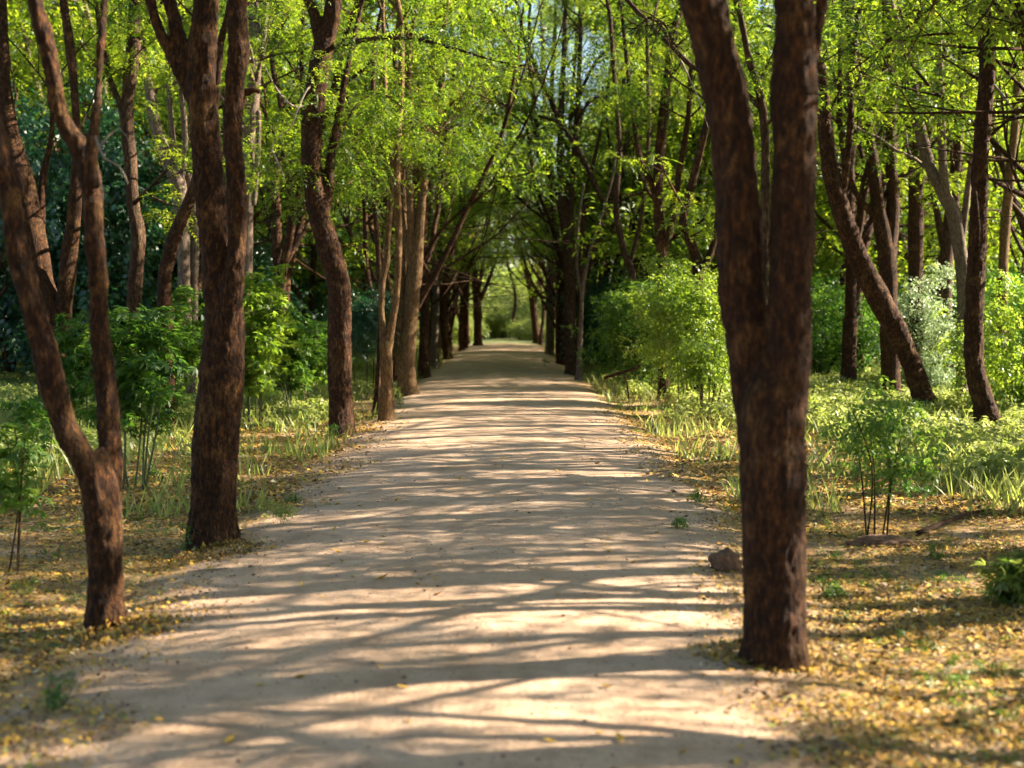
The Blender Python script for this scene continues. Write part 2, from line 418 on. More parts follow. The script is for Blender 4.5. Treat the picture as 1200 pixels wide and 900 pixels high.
def clump(tips, keep, sc=.6):
    k = Vector((random.uniform(-50, 50), random.uniform(-50, 50), 0))
    v = sorted(((mn.noise(Vector(t) * sc + k) + random.gauss(0, .05), i) for i, t in enumerate(tips)), reverse=True)
    return [tips[i] for _, i in v[:int(len(v) * keep)]]
def reseed(k):
    global rng
    random.seed(k); rng = np.random.default_rng(k)
def generic_tree(kind='fine', mat='leaf', bark='bark_far', H=8.5, r0=.15, fork=(1.0, 2.6), maxl=3, keep=1.0, csc=(.9, 1.3), leafz=2.6, nl=None, spread=(10, 26)):
    T = Tubes(); tips = []
    fz = random.uniform(*fork); lean = Vector((random.gauss(0, .07), random.gauss(0, .07), 1)).normalized()
    k = 3
    pts = [Vector((0, 0, -.15)), Vector((0, 0, 0))]; p = Vector((0, 0, 0)); rad = [r0 * 1.35, r0 * 1.18]
    d = lean
    nn = max(2, int(fz / .5))
    for i in range(nn):
        d = (d + Vector((random.gauss(0, .08), random.gauss(0, .08), 0))).normalized(); p = p + d * (fz / nn); pts.append(p.copy()); rad.append(r0 * (1 - .1 * (i + 1) / nn))
    T.add(pts, rad, sides=10, step=.15, lump=.08)
    ns = nl or random.choice((2, 2, 3)); a0 = random.uniform(0, 6.28)
    for j in range(ns):
        a = a0 + j * 6.28 / ns + random.uniform(-.4, .4); an = R(random.uniform(*spread))
        dd = (d + Vector((math.cos(a), math.sin(a), 0)) * math.tan(an)).normalized()
        grow(T, tips, p - d * .08, dd, r0 * random.uniform(.55, .75), (H - fz) * random.uniform(.8, 1.05), 0, maxl, up=.05, wander=.14, leafz=leafz)
    if keep < 1: tips = clump(tips, keep)
    return T, tips

# ------------------------------------------------------------------ hero trees traced from the photograph
HERO_N = 0
def hero(label, base, stems, bark='bark', kind='fine', mat='leaf', H=8.0, depth=None, sides=14, rem=None, extra=(), lowleaf=2.8, leafy=True,
         name='tree', cat='tree', keep=.72, dscale=1.0, boughs=(), dead=(), growl=1.0, side=3, wk=1.0):
    """stems: lists of (px, py, width_px[, depth offset]); first stem starts at the ground"""
    reseed(int(base[0] * 7 + base[1]))
    b = ground_hit(*base) if depth is None else None
    if b is None:
        p = U(base[0], base[1], depth); b = Vector((p.x, p.y, G(p.x, p.y)))
    d0 = b.y
    T = Tubes(); tips = []
    for si, st in enumerate(stems):
        drift = 0 if si == 0 else random.uniform(-.5, .5) * dscale
        y0 = st[0][1]
        pts = []; rad = []
        for i, s in enumerate(st):
            off = s[3] if len(s) > 3 else drift * min(1, max(0, (y0 - s[1]) / 250))
            d = d0 + off
            q = U(s[0], s[1], d); pts.append(q); rad.append(s[2] * wk * d / F / 2)
        if si == 0:
            pts[0].z = b.z; pts[0].y = b.y
            dn = Vector((pts[0].x, pts[0].y, b.z - .18)); pts.insert(0, dn); rad.insert(0, rad[0] * 1.5)
            rad[1] *= 1.22; m_ = pts[1].lerp(pts[2], min(.5, .14 / max(.01, (pts[2] - pts[1]).length))); pts.insert(2, m_); rad.insert(2, rad[1] / 1.22 * 1.04)
        T.add(pts, rad, sides=sides, step=max(.05, rad[0] * .5), lump=.05 if rem else .075)
        end = pts[-1]; dr = (pts[-1] - pts[-2]).normalized()
        if st[-1][1] < 60 and leafy:
            L = max(1.5, (H - end.z)) * growl
            grow(T, tips, end, dr, rad[-1] * .95, L, 1, 3, up=.06, wander=.2, leafz=lowleaf)
            # side limbs on the visible stem
        if leafy and si < 3 and len(st) > 3:
            for _ in range(side):
                i = random.randrange(len(pts) // 2, len(pts))
                if pts[i].z > 2.2:
                    a = random.uniform(0, 6.28)
                    grow(T, tips, pts[i], Vector((math.cos(a), math.sin(a), .7)), rad[i] * .32 + .004, random.uniform(1.2, 2.2), 2, 3, up=.02, wander=.3, leafz=lowleaf)
    for bo in boughs:       # boughs: (start px,py), [(px,py,offset)...], width, leaf count
        (sx, sy), path, w, nleaf = bo
        pts = [U(sx, sy, d0)] + [U(x, y, d0 + o) for x, y, o in path]
        rs = [w * d0 / F / 2 * (1 - .7 * i / (len(pts) - 1)) for i in range(len(pts))]
        T.add(pts, rs, sides=6, step=.12, lump=.05)
        for _ in range(nleaf):
            i = random.randrange(len(pts) - 1); t = random.random()
            c = pts[i].lerp(pts[i + 1], t)
            v = Vector((random.gauss(0, .3), random.gauss(0, .35), random.gauss(-.1, .22)))
            q = c + v
            T.add([c, c.lerp(q, .5) + Vector((0, 0, .06)), q], [.009, .006, .003], sides=4)
            tips.append(q)
    for e in extra:
        x, y, o, rp, n = e
        c = U(x, y, d0 + o); rr = rp * (d0 + o) / F
        for _ in range(n):
            tips.append(c + Vector((random.gauss(0, rr * .5), random.gauss(0, rr * .6), random.gauss(0, rr * .42))))
    if keep < 1: tips = clump(tips, keep)
    root = thing(name, b, label, cat)
    tr = T.build('trunk', M[bark], root, b)
    if rem: remesh_lumpy(tr, rem[0], rem[1], random.random() * 50)
    if tips:
        crown_mesh('crown', tips, kind, M[mat], root, b)
    for dd in dead:
        D = Tubes()
        for line in dd:
            pts = [U(x, y, d0 + o) for x, y, o in line[1]]
            D.add(pts, [line[0] * d0 / F / 2 * (1 - .75 * i / (len(pts) - 1)) for i in range(len(pts))], sides=5, step=.06, lump=.1)
        D.build('dead_branch', M['twig'], root, b)
    return root

hero('near left tree forking low in a V beside the path edge, rough red-brown bark', (125, 735),
     [[(125, 735, 50), (125, 680, 46), (122, 620, 50), (119, 585, 52), (118, 550, 36), (118, 528, 14)],
      [(123, 680, 6), (119, 630, 28), (113, 590, 38), (103, 548, 38), (76, 500, 34), (60, 440, 36), (50, 400, 34), (36, 350, 33), (24, 307, 31), (8, 210, 31), (-8, 150, 30), (-40, 40, 26)],
      [(124, 680, 6), (122, 630, 28), (124, 590, 38), (128, 550, 34), (128, 500, 31), (123, 440, 28), (116, 370, 26), (112, 300, 26), (110, 250, 28), (105, 205, 30), (88, 165, 26), (70, 133, 22), (60, 80, 23), (48, 27, 22), (42, 0, 21), (32, -60, 18)],
      [(108, 220, 22), (106, 187, 19), (113, 133, 14), (116, 80, 10), (120, 27, 9), (124, -20, 8)]],
     rem=(.014, .010), side=0, wk=.86, H=7.5, lowleaf=3.3, dscale=.6, keep=.6,
     dead=[[(4, [(112, 160, 0), (122, 185, -.1), (140, 195, -.1), (150, 215, -.2)]), (3, [(118, 170, 0), (140, 150, .1), (158, 178, .1)])]])
hero('thick tree with two upright stems pressed together, beside the path, weeds at its foot', (250, 640),
     [[(250, 640, 56), (250, 590, 53), (252, 540, 53), (256, 490, 53), (261, 430, 50), (263, 370, 46), (262, 325, 34), (262, 290, 12)],
      [(262, 480, 8), (262, 420, 32), (259, 360, 39), (253, 290, 37), (247, 240, 36), (243, 190, 35), (239, 150, 34), (236, 100, 33), (238, 50, 33), (241, 0, 32), (243, -60, 28)],
      [(265, 480, 6), (267, 420, 24), (270, 370, 27), (277, 300, 22, -.12), (279, 262, 22, -.12), (276, 200, 23), (272, 150, 24), (274, 107, 22), (280, 60, 25), (277, 0, 21), (274, -60, 18)],
      [(236, 135, 22), (214, 88, 17), (197, 58, 13), (182, 22, 13), (168, -30, 12)],
      [(238, 110, 20), (220, 72, 17), (206, 30, 16), (194, -20, 14)],
      [(285, 110, 10), (296, 105, 8), (306, 107, 6)]],
     rem=(.016, .011), side=0, H=8, lowleaf=3.6, dscale=.4, keep=.6)
hero('stout near tree with two thick stems, alone at the right path edge', (908, 776),
     [[(908, 776, 76), (908, 700, 75), (906, 620, 75), (905, 550, 75), (903, 490, 78), (902, 455, 66), (902, 415, 26)],
      [(903, 680, 8), (897, 590, 34), (886, 500, 50), (876, 420, 46), (869, 350, 50), (867, 300, 51), (862, 200, 51), (847, 100, 51), (822, 0, 54), (804, -70, 48)],
      [(909, 680, 8), (913, 590, 38), (918, 500, 54), (923, 430, 54), (926, 350, 54), (929, 290, 56), (930, 200, 51), (932, 110, 53), (931, 0, 47), (930, -70, 40)],
      [(940, 120, 20), (953, 55, 16), (965, 0, 14), (978, -50, 12)]],
     rem=(.013, .010), side=0, H=7, lowleaf=3.3, dscale=.25, keep=.55)
hero('dark double trunk tree behind the low V-forked tree at the left edge', (66, 505),
     [[(64, 505, 34), (62, 440, 34), (60, 380, 36), (50, 330, 26), (42, 280, 25), (32, 240, 26), (22, 200, 27), (10, 150, 22), (5, 100, 14), (4, 40, 11), (2, -20, 10)],
      [(70, 400, 26), (76, 350, 20), (80, 310, 19), (87, 250, 16), (90, 160, 9), (87, 107, 9), (82, 53, 11), (74, 0, 9), (70, -30, 8)],
      [(48, 300, 10), (50, 215, 9), (60, 160, 6), (62, 110, 5)]], H=9, keep=.8)
hero('tan trunk curving left behind the two-stem tree, foot hidden in feathery shrubs', (196, 480),
     [[(196, 480, 18), (194, 400, 18), (193, 330, 16), (197, 305, 16), (205, 275, 15), (222, 235, 14), (238, 185, 12), (250, 130, 10), (258, 50, 9)]], H=7.5, depth=21)
hero('pale grey forked tree left of the two-stem tree, forking at half height', (217, 455),
     [[(218, 455, 15), (216, 340, 15), (213, 260, 16), (208, 215, 18), (193, 180, 16), (183, 150, 13), (176, 110, 12), (168, 70, 10), (160, 10, 9)],
      [(209, 210, 9), (204, 180, 7), (199, 120, 6), (198, 50, 5)],
      [(212, 210, 9), (217, 170, 7), (212, 100, 6), (208, 50, 6)],
      [(224, 460, 10), (228, 330, 9), (228, 250, 9), (221, 205, 8)]], bark='bark_pale', H=9, depth=27)
hero('grey-brown trunk with a bulge at mid height, between the V-forked and the pale tree', (155, 480),
     [[(155, 480, 16), (157, 360, 16), (160, 310, 17), (162, 275, 18), (156, 240, 15), (153, 190, 15), (149, 150, 14), (150, 110, 14), (156, 55, 17), (158, 0, 15)],
      [(147, 150, 9), (140, 120, 7), (128, 90, 6), (118, 40, 6), (112, 0, 5)]], bark='bark_far', H=8, depth=22)
hero('pale brown trunk just right of the two-stem tree, half hidden by it', (289, 470),
     [[(289, 470, 14), (289, 300, 14), (290, 240, 14), (293, 160, 15), (298, 100, 14), (299, 50, 14), (297, 0, 12)],
      [(300, 90, 8), (308, 45, 8), (312, 0, 7)], [(297, 240, 7), (302, 180, 7), (303, 130, 6)]], bark='bark_pale', H=9, depth=27)
hero('slanting S-curved dark tree left of the path with a side stem, weeds round its foot', (401, 512),
     [[(401, 512, 30), (399, 470, 27), (398, 420, 27), (398, 370, 28), (397, 333, 27), (390, 307, 28), (382, 280, 28), (373, 250, 26), (367, 213, 23), (365, 170, 23), (368, 120, 25), (374, 80, 25), (381, 50, 22), (389, 20, 19), (391, -20, 17)],
      [(379, 72, 14), (371, 28, 13), (362, 0, 13), (352, -30, 11)],
      [(378, 262, 14), (384, 222, 13), (389, 180, 11), (396, 140, 9), (402, 105, 8), (408, 75, 7), (414, 50, 6)]],
     rem=(.022, .012), H=8.5, lowleaf=4.6, side=1,
     boughs=[((391, 55), [(420, 48, -1), (453, 44, -2), (493, 47, -3), (533, 57, -3.4), (583, 72, -3.8), (633, 80, -4)], 7, 26),
             ((372, 130), [(350, 120, .5), (325, 140, .8), (306, 175, .8), (316, 215, .8)], 5, 14),
             ((393, 170), [(420, 120, .5), (450, 110, .8), (475, 130, .8)], 5, 22),
             ((366, 190), [(340, 210, .5), (322, 240, .6), (330, 275, .6)], 4, 9)],
     dead=[[(4, [(366, 120, 0), (345, 125, -.3), (325, 105, -.5), (309, 75, -.7)]), (3, [(372, 95, 0), (360, 105, -.2), (350, 125, -.3), (340, 150, -.3), (322, 165, -.3), (315, 190, -.3)]),
            (3, [(318, 175, -.3), (330, 200, -.3), (335, 215, -.3)])]])
hero('slim gold-lit tree beside the path splitting low into two thin stems', (453, 493),
     [[(453, 493, 17), (453, 440, 14), (452, 400, 15)],
      [(451, 410, 10), (447, 365, 7), (448, 330, 8), (453, 305, 8), (455, 270, 7), (458, 230, 6), (458, 180, 6), (452, 120, 6), (450, 50, 5)],
      [(454, 408, 12), (461, 370, 8), (465, 340, 8), (467, 300, 8), (466, 240, 9), (464, 200, 10), (466, 150, 9), (470, 100, 8), (470, 30, 7)]],
     bark='bark_gold_lit', H=8, lowleaf=4.0, side=1,
     boughs=[((466, 150), [(450, 130, -.5), (425, 150, -1), (405, 180, -1.4), (415, 210, -1.6)], 4, 34),
             ((467, 170), [(485, 140, -.6), (500, 150, -1), (520, 170, -1.2)], 4, 24)])
hero('thin dark trunk just left behind the slim golden tree', (441, 487),
     [[(441, 487, 9), (443, 450, 8), (445, 420, 7), (446, 350, 6), (440, 250, 6), (436, 150, 6), (440, 40, 5)]], H=7)
hero('gold-lit tree with a pale knuckled fork, second slim trunk left of the path', (478, 463),
     [[(478, 463, 25), (476, 430, 22), (480, 380, 18), (484, 340, 17), (487, 308, 16), (490, 280, 13), (494, 235, 11), (498, 190, 10), (506, 150, 10), (514, 125, 8), (518, 90, 7), (520, 40, 6)],
      [(484, 315, 11), (476, 285, 8), (471, 255, 7), (469, 215, 6), (466, 160, 5), (462, 50, 5)],
      [(482, 300, 10), (481, 240, 9), (479, 200, 9), (477, 150, 8), (480, 50, 6)],
      [(508, 142, 6), (500, 130, 5), (494, 112, 4)], [(470, 440, 14), (468, 380, 13), (470, 300, 12), (472, 200, 9), (475, 50, 8)]],
     bark='bark_gold_lit', H=9.5,
     boughs=[((507, 150), [(530, 120, -1), (555, 110, -2), (590, 125, -2.5)], 4, 40)])
hero('upright brown trunk right behind the knuckled golden tree', (497, 443),
     [[(497, 443, 15), (497, 400, 13), (498, 350, 11), (495, 300, 10), (500, 200, 9), (505, 100, 7), (508, 40, 6)], [(497, 330, 8), (490, 230, 6), (486, 120, 5)]], H=10)
hero('narrow grey trunk with a sunlit foot, fourth from the front in the left row', (508, 432),
     [[(508, 432, 11), (509, 400, 9), (511, 350, 8), (508, 300, 7), (506, 250, 6), (506, 180, 6), (507, 100, 5), (507, 30, 5)]], bark='bark_pale', H=10)
hero('slender trunk leaning right over the path, forking with a pale stub', (525, 421),
     [[(525, 421, 11), (521, 395, 9), (519, 360, 8), (524, 320, 8), (531, 288, 7), (538, 260, 7), (543, 235, 6), (548, 205, 6), (553, 150, 5), (560, 80, 5), (565, 20, 4)],
      [(533, 285, 5), (543, 268, 4), (552, 260, 3)], [(535, 270, 5), (525, 200, 4), (515, 120, 4), (512, 30, 4)]], H=11, kind='mid', extra=[(565, 60, 0, 70, 60), (620, 30, 1, 70, 60)])
hero('dark twin trunk with sunlit right side, left of the far end of the path', (541, 411),
     [[(541, 411, 8), (541, 380, 8), (544, 340, 7), (544, 300, 7), (541, 260, 6), (536, 200, 6), (530, 120, 5), (530, 30, 5)],
      [(546, 408, 6), (547, 360, 5), (550, 300, 5), (556, 250, 4), (562, 180, 4), (565, 50, 4)]], H=12)
hero('stout fan-branched tree at the far left end of the path', (560, 405),
     [[(560, 405, 11), (560, 380, 10), (559, 350, 10), (556, 320, 8), (555, 280, 6), (550, 240, 5), (548, 180, 4), (545, 50, 4)],
      [(562, 352, 6), (570, 335, 5), (579, 310, 4), (584, 290, 3), (590, 250, 3), (596, 190, 3), (600, 50, 3)],
      [(560, 345, 5), (566, 310, 4), (572, 270, 4), (575, 220, 3), (578, 50, 3)]], H=13)
# right row
hero('clump-stemmed grey tree by the right path edge, limbs fanning like a vase', (669, 439),
     [[(669, 439, 14), (668, 400, 13), (668, 350, 13), (667, 300, 14), (666, 270, 13)],
      [(665, 290, 10), (658, 250, 8), (653, 222, 8), (642, 200, 7), (632, 180, 6), (629, 150, 5), (622, 80, 4), (620, 20, 4)],
      [(666, 280, 9), (661, 235, 8), (656, 190, 8), (657, 145, 7), (660, 80, 6), (662, 20, 5)],
      [(669, 280, 9), (669, 235, 8), (672, 190, 7), (676, 140, 6), (680, 50, 5)],
      [(676, 430, 9), (680, 370, 8), (684, 328, 8), (692, 305, 8), (701, 279, 8), (709, 255, 7), (716, 233, 7), (724, 205, 6), (727, 180, 5), (726, 140, 4), (735, 60, 4)],
      [(680, 345, 7), (682, 290, 6), (686, 240, 6), (692, 205, 5), (699, 175, 4), (712, 110, 4), (720, 30, 3)]],
     bark='bark_far', H=10.5, lowleaf=6.2, side=1, keep=.7,
     boughs=[((672, 150), [(690, 120, -2), (705, 115, -3), (712, 140, -3.5)], 5, 16), ((657, 140), [(630, 90, -2), (610, 80, -3), (590, 105, -3.4)], 5, 30),
             ((668, 140), [(700, 70, -2), (740, 50, -3), (770, 70, -3.4)], 5, 36)])
hero('thin pale trunk standing against the clump-stemmed tree at the right path edge', (678, 446),
     [[(678, 446, 8), (679, 420, 6), (681, 380, 5), (683, 340, 5), (690, 300, 4), (704, 255, 3), (716, 215, 3), (722, 180, 2)], [(682, 345, 4), (676, 310, 3), (678, 260, 3), (684, 215, 2)]], bark='bark_pale', H=8, leafy=False)
hero('straight grey-violet trunk in the right row, unbranched to the canopy', (644, 415),
     [[(644, 415, 10), (645, 360, 9), (645, 300, 9), (644, 240, 8), (640, 160, 6), (636, 50, 5)]], bark='bark_pale', H=12)
hero('dark rugged trunk between the straight grey trunk and the clump-stemmed tree', (657, 427),
     [[(657, 427, 11), (656, 390, 10), (657, 340, 9), (655, 290, 8), (648, 240, 6), (645, 150, 5), (650, 40, 5)], [(656, 320, 6), (662, 250, 5), (668, 150, 4), (676, 40, 4)]], H=11)
hero('stout red-brown trunk arching over the path near its far end on the right', (629, 403),
     [[(629, 403, 9), (627, 380, 9), (624, 350, 8), (619, 325, 8), (614, 305, 7), (606, 292, 5), (595, 283, 4), (585, 265, 3), (578, 230, 3)],
      [(626, 355, 6), (632, 325, 5), (628, 300, 4), (622, 270, 4), (640, 200, 3), (665, 50, 3)], [(619, 322, 5), (610, 300, 4), (604, 270, 3), (600, 200, 3), (598, 50, 3)]], H=13, kind='mid', extra=[(665, 60, 0, 60, 60), (610, 90, 0, 60, 50), (700, 30, 0, 50, 40)])
hero('small S-curved dark tree at the right of the green far end of the path', (611, 398),
     [[(611, 398, 5), (606, 388, 5), (602, 375, 4), (604, 355, 4), (602, 335, 3), (595, 310, 3), (592, 280, 2), (594, 200, 2), (594, 50, 2)]], H=12)
hero('leaning dark trunk slanting up left behind the near right tree, herbs round its foot', (1092, 488),
     [[(1092, 488, 28), (1082, 465, 26), (1063, 413, 24), (1034, 356, 27), (1004, 298, 24), (984, 240, 22), (973, 202, 20), (967, 150, 18), (962, 100, 16), (955, 50, 15), (950, 0, 12)],
      [(985, 235, 10), (995, 170, 8), (998, 90, 7), (1005, 20, 6)]], rem=(.024, .012), H=8.5, keep=.4)
hero('upright dark trunk near the right edge of the photo with a knobbly top', (1163, 516),
     [[(1163, 516, 32), (1152, 470, 25), (1142, 430, 23), (1141, 380, 22), (1144, 320, 22), (1147, 250, 20), (1150, 170, 18), (1156, 100, 18), (1157, 50, 21), (1154, 10, 14), (1152, -30, 12)],
      [(1160, 40, 14), (1172, 28, 11), (1185, 20, 8), (1205, 0, 7)]], rem=(.022, .013), H=7.5, keep=.7,
     dead=[[(4, [(1165, 100, 0), (1180, 118, -.2), (1198, 152, -.3)])]])
hero('pale forked tree left of the upright trunk near the right edge, sunlit grey bark', (1128, 440),
     [[(1128, 440, 16), (1129, 340, 15), (1124, 290, 16), (1117, 250, 17), (1104, 225, 15), (1092, 202, 14), (1083, 173, 14), (1077, 144, 13), (1067, 87, 13), (1058, 58, 12), (1041, 0, 11), (1034, -30, 10)],
      [(1119, 262, 13), (1107, 220, 11), (1103, 150, 10), (1101, 90, 9), (1099, 20, 8)],
      [(1125, 300, 8), (1132, 240, 8), (1140, 180, 7)], [(1090, 150, 5), (1082, 120, 4), (1075, 70, 4), (1058, 20, 3)]], bark='bark_pale', H=9, depth=26,
     dead=[[(5, [(1103, 45, 0), (1115, 65, -.2), (1130, 95, -.4)]), (3, [(1097, 60, 0), (1105, 72, -.2), (1118, 80, -.4)])]])
hero('short thick brown trunk left of the pale forked tree on the right', (1106, 400),
     [[(1104, 400, 21), (1107, 340, 18), (1110, 290, 16), (1120, 200, 13), (1125, 120, 11), (1130, 30, 10)], [(1108, 300, 9), (1090, 200, 7), (1080, 60, 6)]], bark='bark_far', H=9, depth=31)
hero('black-looking trunk with two upright stems between leaning trunk and pale forked tree', (1045, 395),
     [[(1045, 395, 22), (1041, 330, 22), (1036, 280, 20), (1029, 240, 16), (1020, 173, 13), (1008, 116, 12), (998, 58, 10), (994, 0, 9)],
      [(1043, 300, 16), (1046, 240, 15), (1044, 150, 13), (1046, 90, 11), (1040, 20, 10)],
      [(1040, 270, 8), (1000, 220, 7), (985, 150, 6), (985, 40, 5)]], bark='bark', H=9, depth=28)
hero('dark straight trunk behind the pale-leaved shrub on the right', (1073, 380),
     [[(1073, 380, 18), (1073, 310, 18), (1073, 240, 17), (1070, 180, 13), (1062, 100, 11), (1066, 20, 9)], [(1073, 250, 8), (1090, 150, 7), (1110, 40, 6)]], bark='bark', H=9, depth=30)
hero('orange-lit trunk at the right edge behind the upright dark trunk', (1176, 400),
     [[(1172, 400, 13), (1176, 300, 12), (1182, 220, 11), (1190, 140, 10), (1194, 60, 9), (1196, 20, 8)]], bark='bark_gold_lit', H=8, depth=29, keep=.8)
hero('dark many-forked tree rising behind the big right-hand bush', (778, 420),
     [[(778, 420, 14), (777, 340, 13), (775, 290, 13), (771, 240, 12), (773, 180, 12), (779, 120, 11), (786, 50, 9)],
      [(772, 240, 8), (762, 212, 7), (750, 186, 7), (744, 150, 6), (739, 115, 5), (730, 30, 4)],
      [(776, 300, 9), (790, 250, 8), (796, 200, 7), (806, 140, 6), (812, 40, 5)]], bark='bark', H=9.5, depth=30)
hero('slim dark trunk left of the many-forked tree, over the green bushes', (745, 410),
     [[(745, 410, 10), (742, 330, 9), (730, 290, 8), (722, 240, 7), (726, 180, 6), (720, 90, 5), (715, 20, 5)], [(738, 310, 6), (752, 250, 5), (760, 160, 5), (758, 40, 4)]], bark='bark_far', H=9.5, depth=34)
hero('tree with crooked limbs seen between the near right stems and the many-forked tree', (815, 400),
     [[(815, 400, 15), (818, 330, 14), (812, 290, 12), (800, 260, 10), (815, 200, 9), (832, 120, 8), (840, 30, 7)], [(816, 330, 10), (838, 280, 8), (846, 200, 7), (850, 100, 6), (862, 20, 5)]], bark='bark', H=9, depth=27)
hero('slender arched tree with thin limbs crossing behind the near right stems', (885, 470),
     [[(890, 470, 14), (893, 400, 13), (897, 250, 11), (896, 150, 10), (888, 100, 9), (878, 70, 8), (870, 30, 7), (862, -10, 6)],
      [(896, 130, 7), (850, 90, 6), (815, 80, 6), (790, 57, 6), (765, 33, 6), (735, 0, 5)]], bark='bark_far', H=7.5, depth=17,
     dead=[[(3, [(790, 57, 0), (805, 85, 0), (820, 120, 0), (830, 150, 0)])]], boughs=[((790, 57), [(780, 30, -.5), (760, 20, -1), (740, 40, -1)], 3, 22)])

# ------------------------------------------------------------------ forest variants
def make_variant(i, **kw):
    bark = kw.get('bark', 'bark_far'); T, tips = generic_tree(**kw)
    r = thing('tree', (0, -200, 0), 'x', 'tree')
    T.build('trunk', M[bark], r); crown_mesh('crown', tips, kw.get('kind', 'fine'), M[kw.get('mat', 'leaf')], r, sc=kw.get('csc', (.9, 1.3)))
    return r
reseed(101)
VAR = [make_variant(i, kind='mid', bark=('bark_far', 'bark', 'bark_pale', 'bark_far', 'bark', 'bark_gold_lit', 'bark')[i], H=random.uniform(8, 10), r0=random.uniform(.11, .19), keep=.45, leafz=3.4) for i in range(7)]
reseed(102)
OPEN = [make_variant(i, kind='mid', bark=('bark', 'bark_far', 'bark')[i % 3], H=random.uniform(8, 9.5), r0=random.uniform(.11, .17), keep=.3, leafz=3.6, spread=(8, 20)) for i in range(4)]
reseed(103)
SPARSE = [make_variant(i, kind='mid', bark='bark', H=random.uniform(7.5, 9), r0=random.uniform(.12, .17), keep=.23, leafz=3.6, spread=(6, 16)) for i in range(4)]
reseed(104)
FARV = [make_variant(i, kind='coarse', bark=('bark_far', 'bark', 'bark_pale')[i % 3], H=random.uniform(9, 11), r0=.17, maxl=2, leafz=1.8, csc=(1, 1.6)) for i in range(4)]
used = set()   # variants already standing in the scene
placed = []
def put(lst, x, y, label, group, sc=None):
    v = random.choice(lst); sc = sc or random.uniform(.85, 1.2); rz = random.uniform(0, 6.28); z = G(x, y)
    placed.append((x, y))
    if v.name in used: return dup(v, (x, y, z), rz, sc, label, group)
    used.add(v.name); v.location = (x, y, z); v.rotation_euler = (0, 0, rz); v.scale = (sc,) * 3
    v['label'] = label; v['group'] = group; return v
hb = [(o.location.x, o.location.y) for o in bpy.data.objects if o.get('category') == 'tree' and o.location.y > 0]
def clear(x, y, d):
    return all((x - a) ** 2 + (y - b) ** 2 > d * d for a, b in hb + placed)
def proj(x, y): return 590 + F * x / y
reseed(211)
SLIM = [make_variant(i, kind='mid', bark=('bark', 'bark_far', 'bark', 'bark_gold_lit')[i], H=random.uniform(8.5, 10), r0=random.uniform(.08, .13), keep=.35, leafz=4.6, fork=(.7, 1.8), spread=(7, 20), nl=3) for i in range(4)]
reseed(212)
for y in np.arange(31, 80, 2.7):
    for sgn, word in ((-1, 'left'), (1, 'right')):
        x = sgn * random.uniform(2.15, 3.5); yy = y + random.uniform(-.9, .9)
        if all((x - a) ** 2 + (yy - b) ** 2 > .9 for a, b in hb + placed) and not (sgn > 0 and yy < 40): put(SLIM, x, yy, 'slender forking tree packed into the %s avenue row towards its far end' % word, 'slender trees of the %s avenue row' % word, random.uniform(.85, 1.1))
reseed(201)
# avenue rows beyond the traced trees
for y in np.arange(57, 84, 3.3):
    for sgn, lab, grp in ((-1, 'slim trunk in the far part of the left avenue row', 'trees of the far left avenue row'), (1, 'slim trunk in the far part of the right avenue row', 'trees of the far right avenue row')):
        x = sgn * random.uniform(2.0, 2.5); yy = y + random.uniform(-.8, .8)
        if clear(x, yy, 1.6): put(VAR[:2] + VAR[3:5], x, yy, lab, grp, random.uniform(.9, 1.15))
reseed(202)
# woods either side
for (sgn, word) in ((-1, 'left'), (1, 'right')):
    for y in np.arange(22, 70, 3.6):
        for x in np.arange(4.5, .42 * y + 4, 3.6 if sgn < 0 else 4.3):
            xx = sgn * (x + random.uniform(-1.2, 1.2)); yy = y + random.uniform(-1.3, 1.3)
            px = proj(xx, yy)
            if px < -120 or px > 1320: continue
            if y > 46 and random.random() < .5: continue
            if not clear(xx, yy, 2.0): continue
            if yy < 30 and (px > 930 or px < 420): continue
            if sgn > 0 and xx < 13 and 21 < yy - .25 * xx < 28.5: continue
            if yy < 40: put(OPEN if 0 < xx < 15 or (xx < -4 and random.random() < .6) else VAR, xx, yy, 'brown trunk among the leafy trees inside the %s wood' % word, 'trees inside the %s wood' % word)
            else: put(FARV, xx, yy, 'distant trunk deep in the %s wood, half lost in foliage' % word, 'distant trees deep in the %s wood' % word)
reseed(203)
# end of the path and the far wood
for y in np.arange(74, 118, 7.5):
    for x in np.arange(-44, 45, 6):
        xx = x + random.uniform(-2, 2); yy = y + random.uniform(-2.5, 2.5)
        if abs(xx) < 4.5 or (-5 < xx < 14 and 80 < yy < 98): continue
        if clear(xx, yy, 2.4): put(FARV, xx, yy, 'hazy far tree closing the view beyond the end of the path', 'far trees beyond the end of the path')
reseed(204)
# trees standing right of the view, whose shadows stripe the path
for x, y in ((3.2, 4.3), (3.5, 5.4), (6.2, 6.2), (5.7, 10.5), (8.5, 11.9), (8.9, 13.3), (6.4, 3.4), (7.9, 15.1), (11.2, 8.6), (11.4, 12.4), (10.8, 16.2), (9.5, 6.5), (6.1, 14.4), (6.8, 16.2), (7.8, 17.8), (9.5, 19.6), (11.8, 18.4), (9.8, 23.4), (10.6, 24.8), (7.6, 9.0)):
    if x < 3: lab, grp = 'tree', None
    if x >= 3: put(SPARSE, x, y, 'sparse tree standing off to the right of the path outside the photo', 'trees right of the view')
for x, y in ((-3.2, 3.0), (-6.5, 7), (-8.5, 13)):
    put(SPARSE, x, y, 'sparse tree standing off to the left outside the photo', 'trees left of the view')

dead = [o for o in SLIM + VAR + OPEN + SPARSE + FARV if o.name not in used]
for o in dead:
    for c in list(o.children): bpy.data.objects.remove(c)
for o in dead: bpy.data.objects.remove(o)
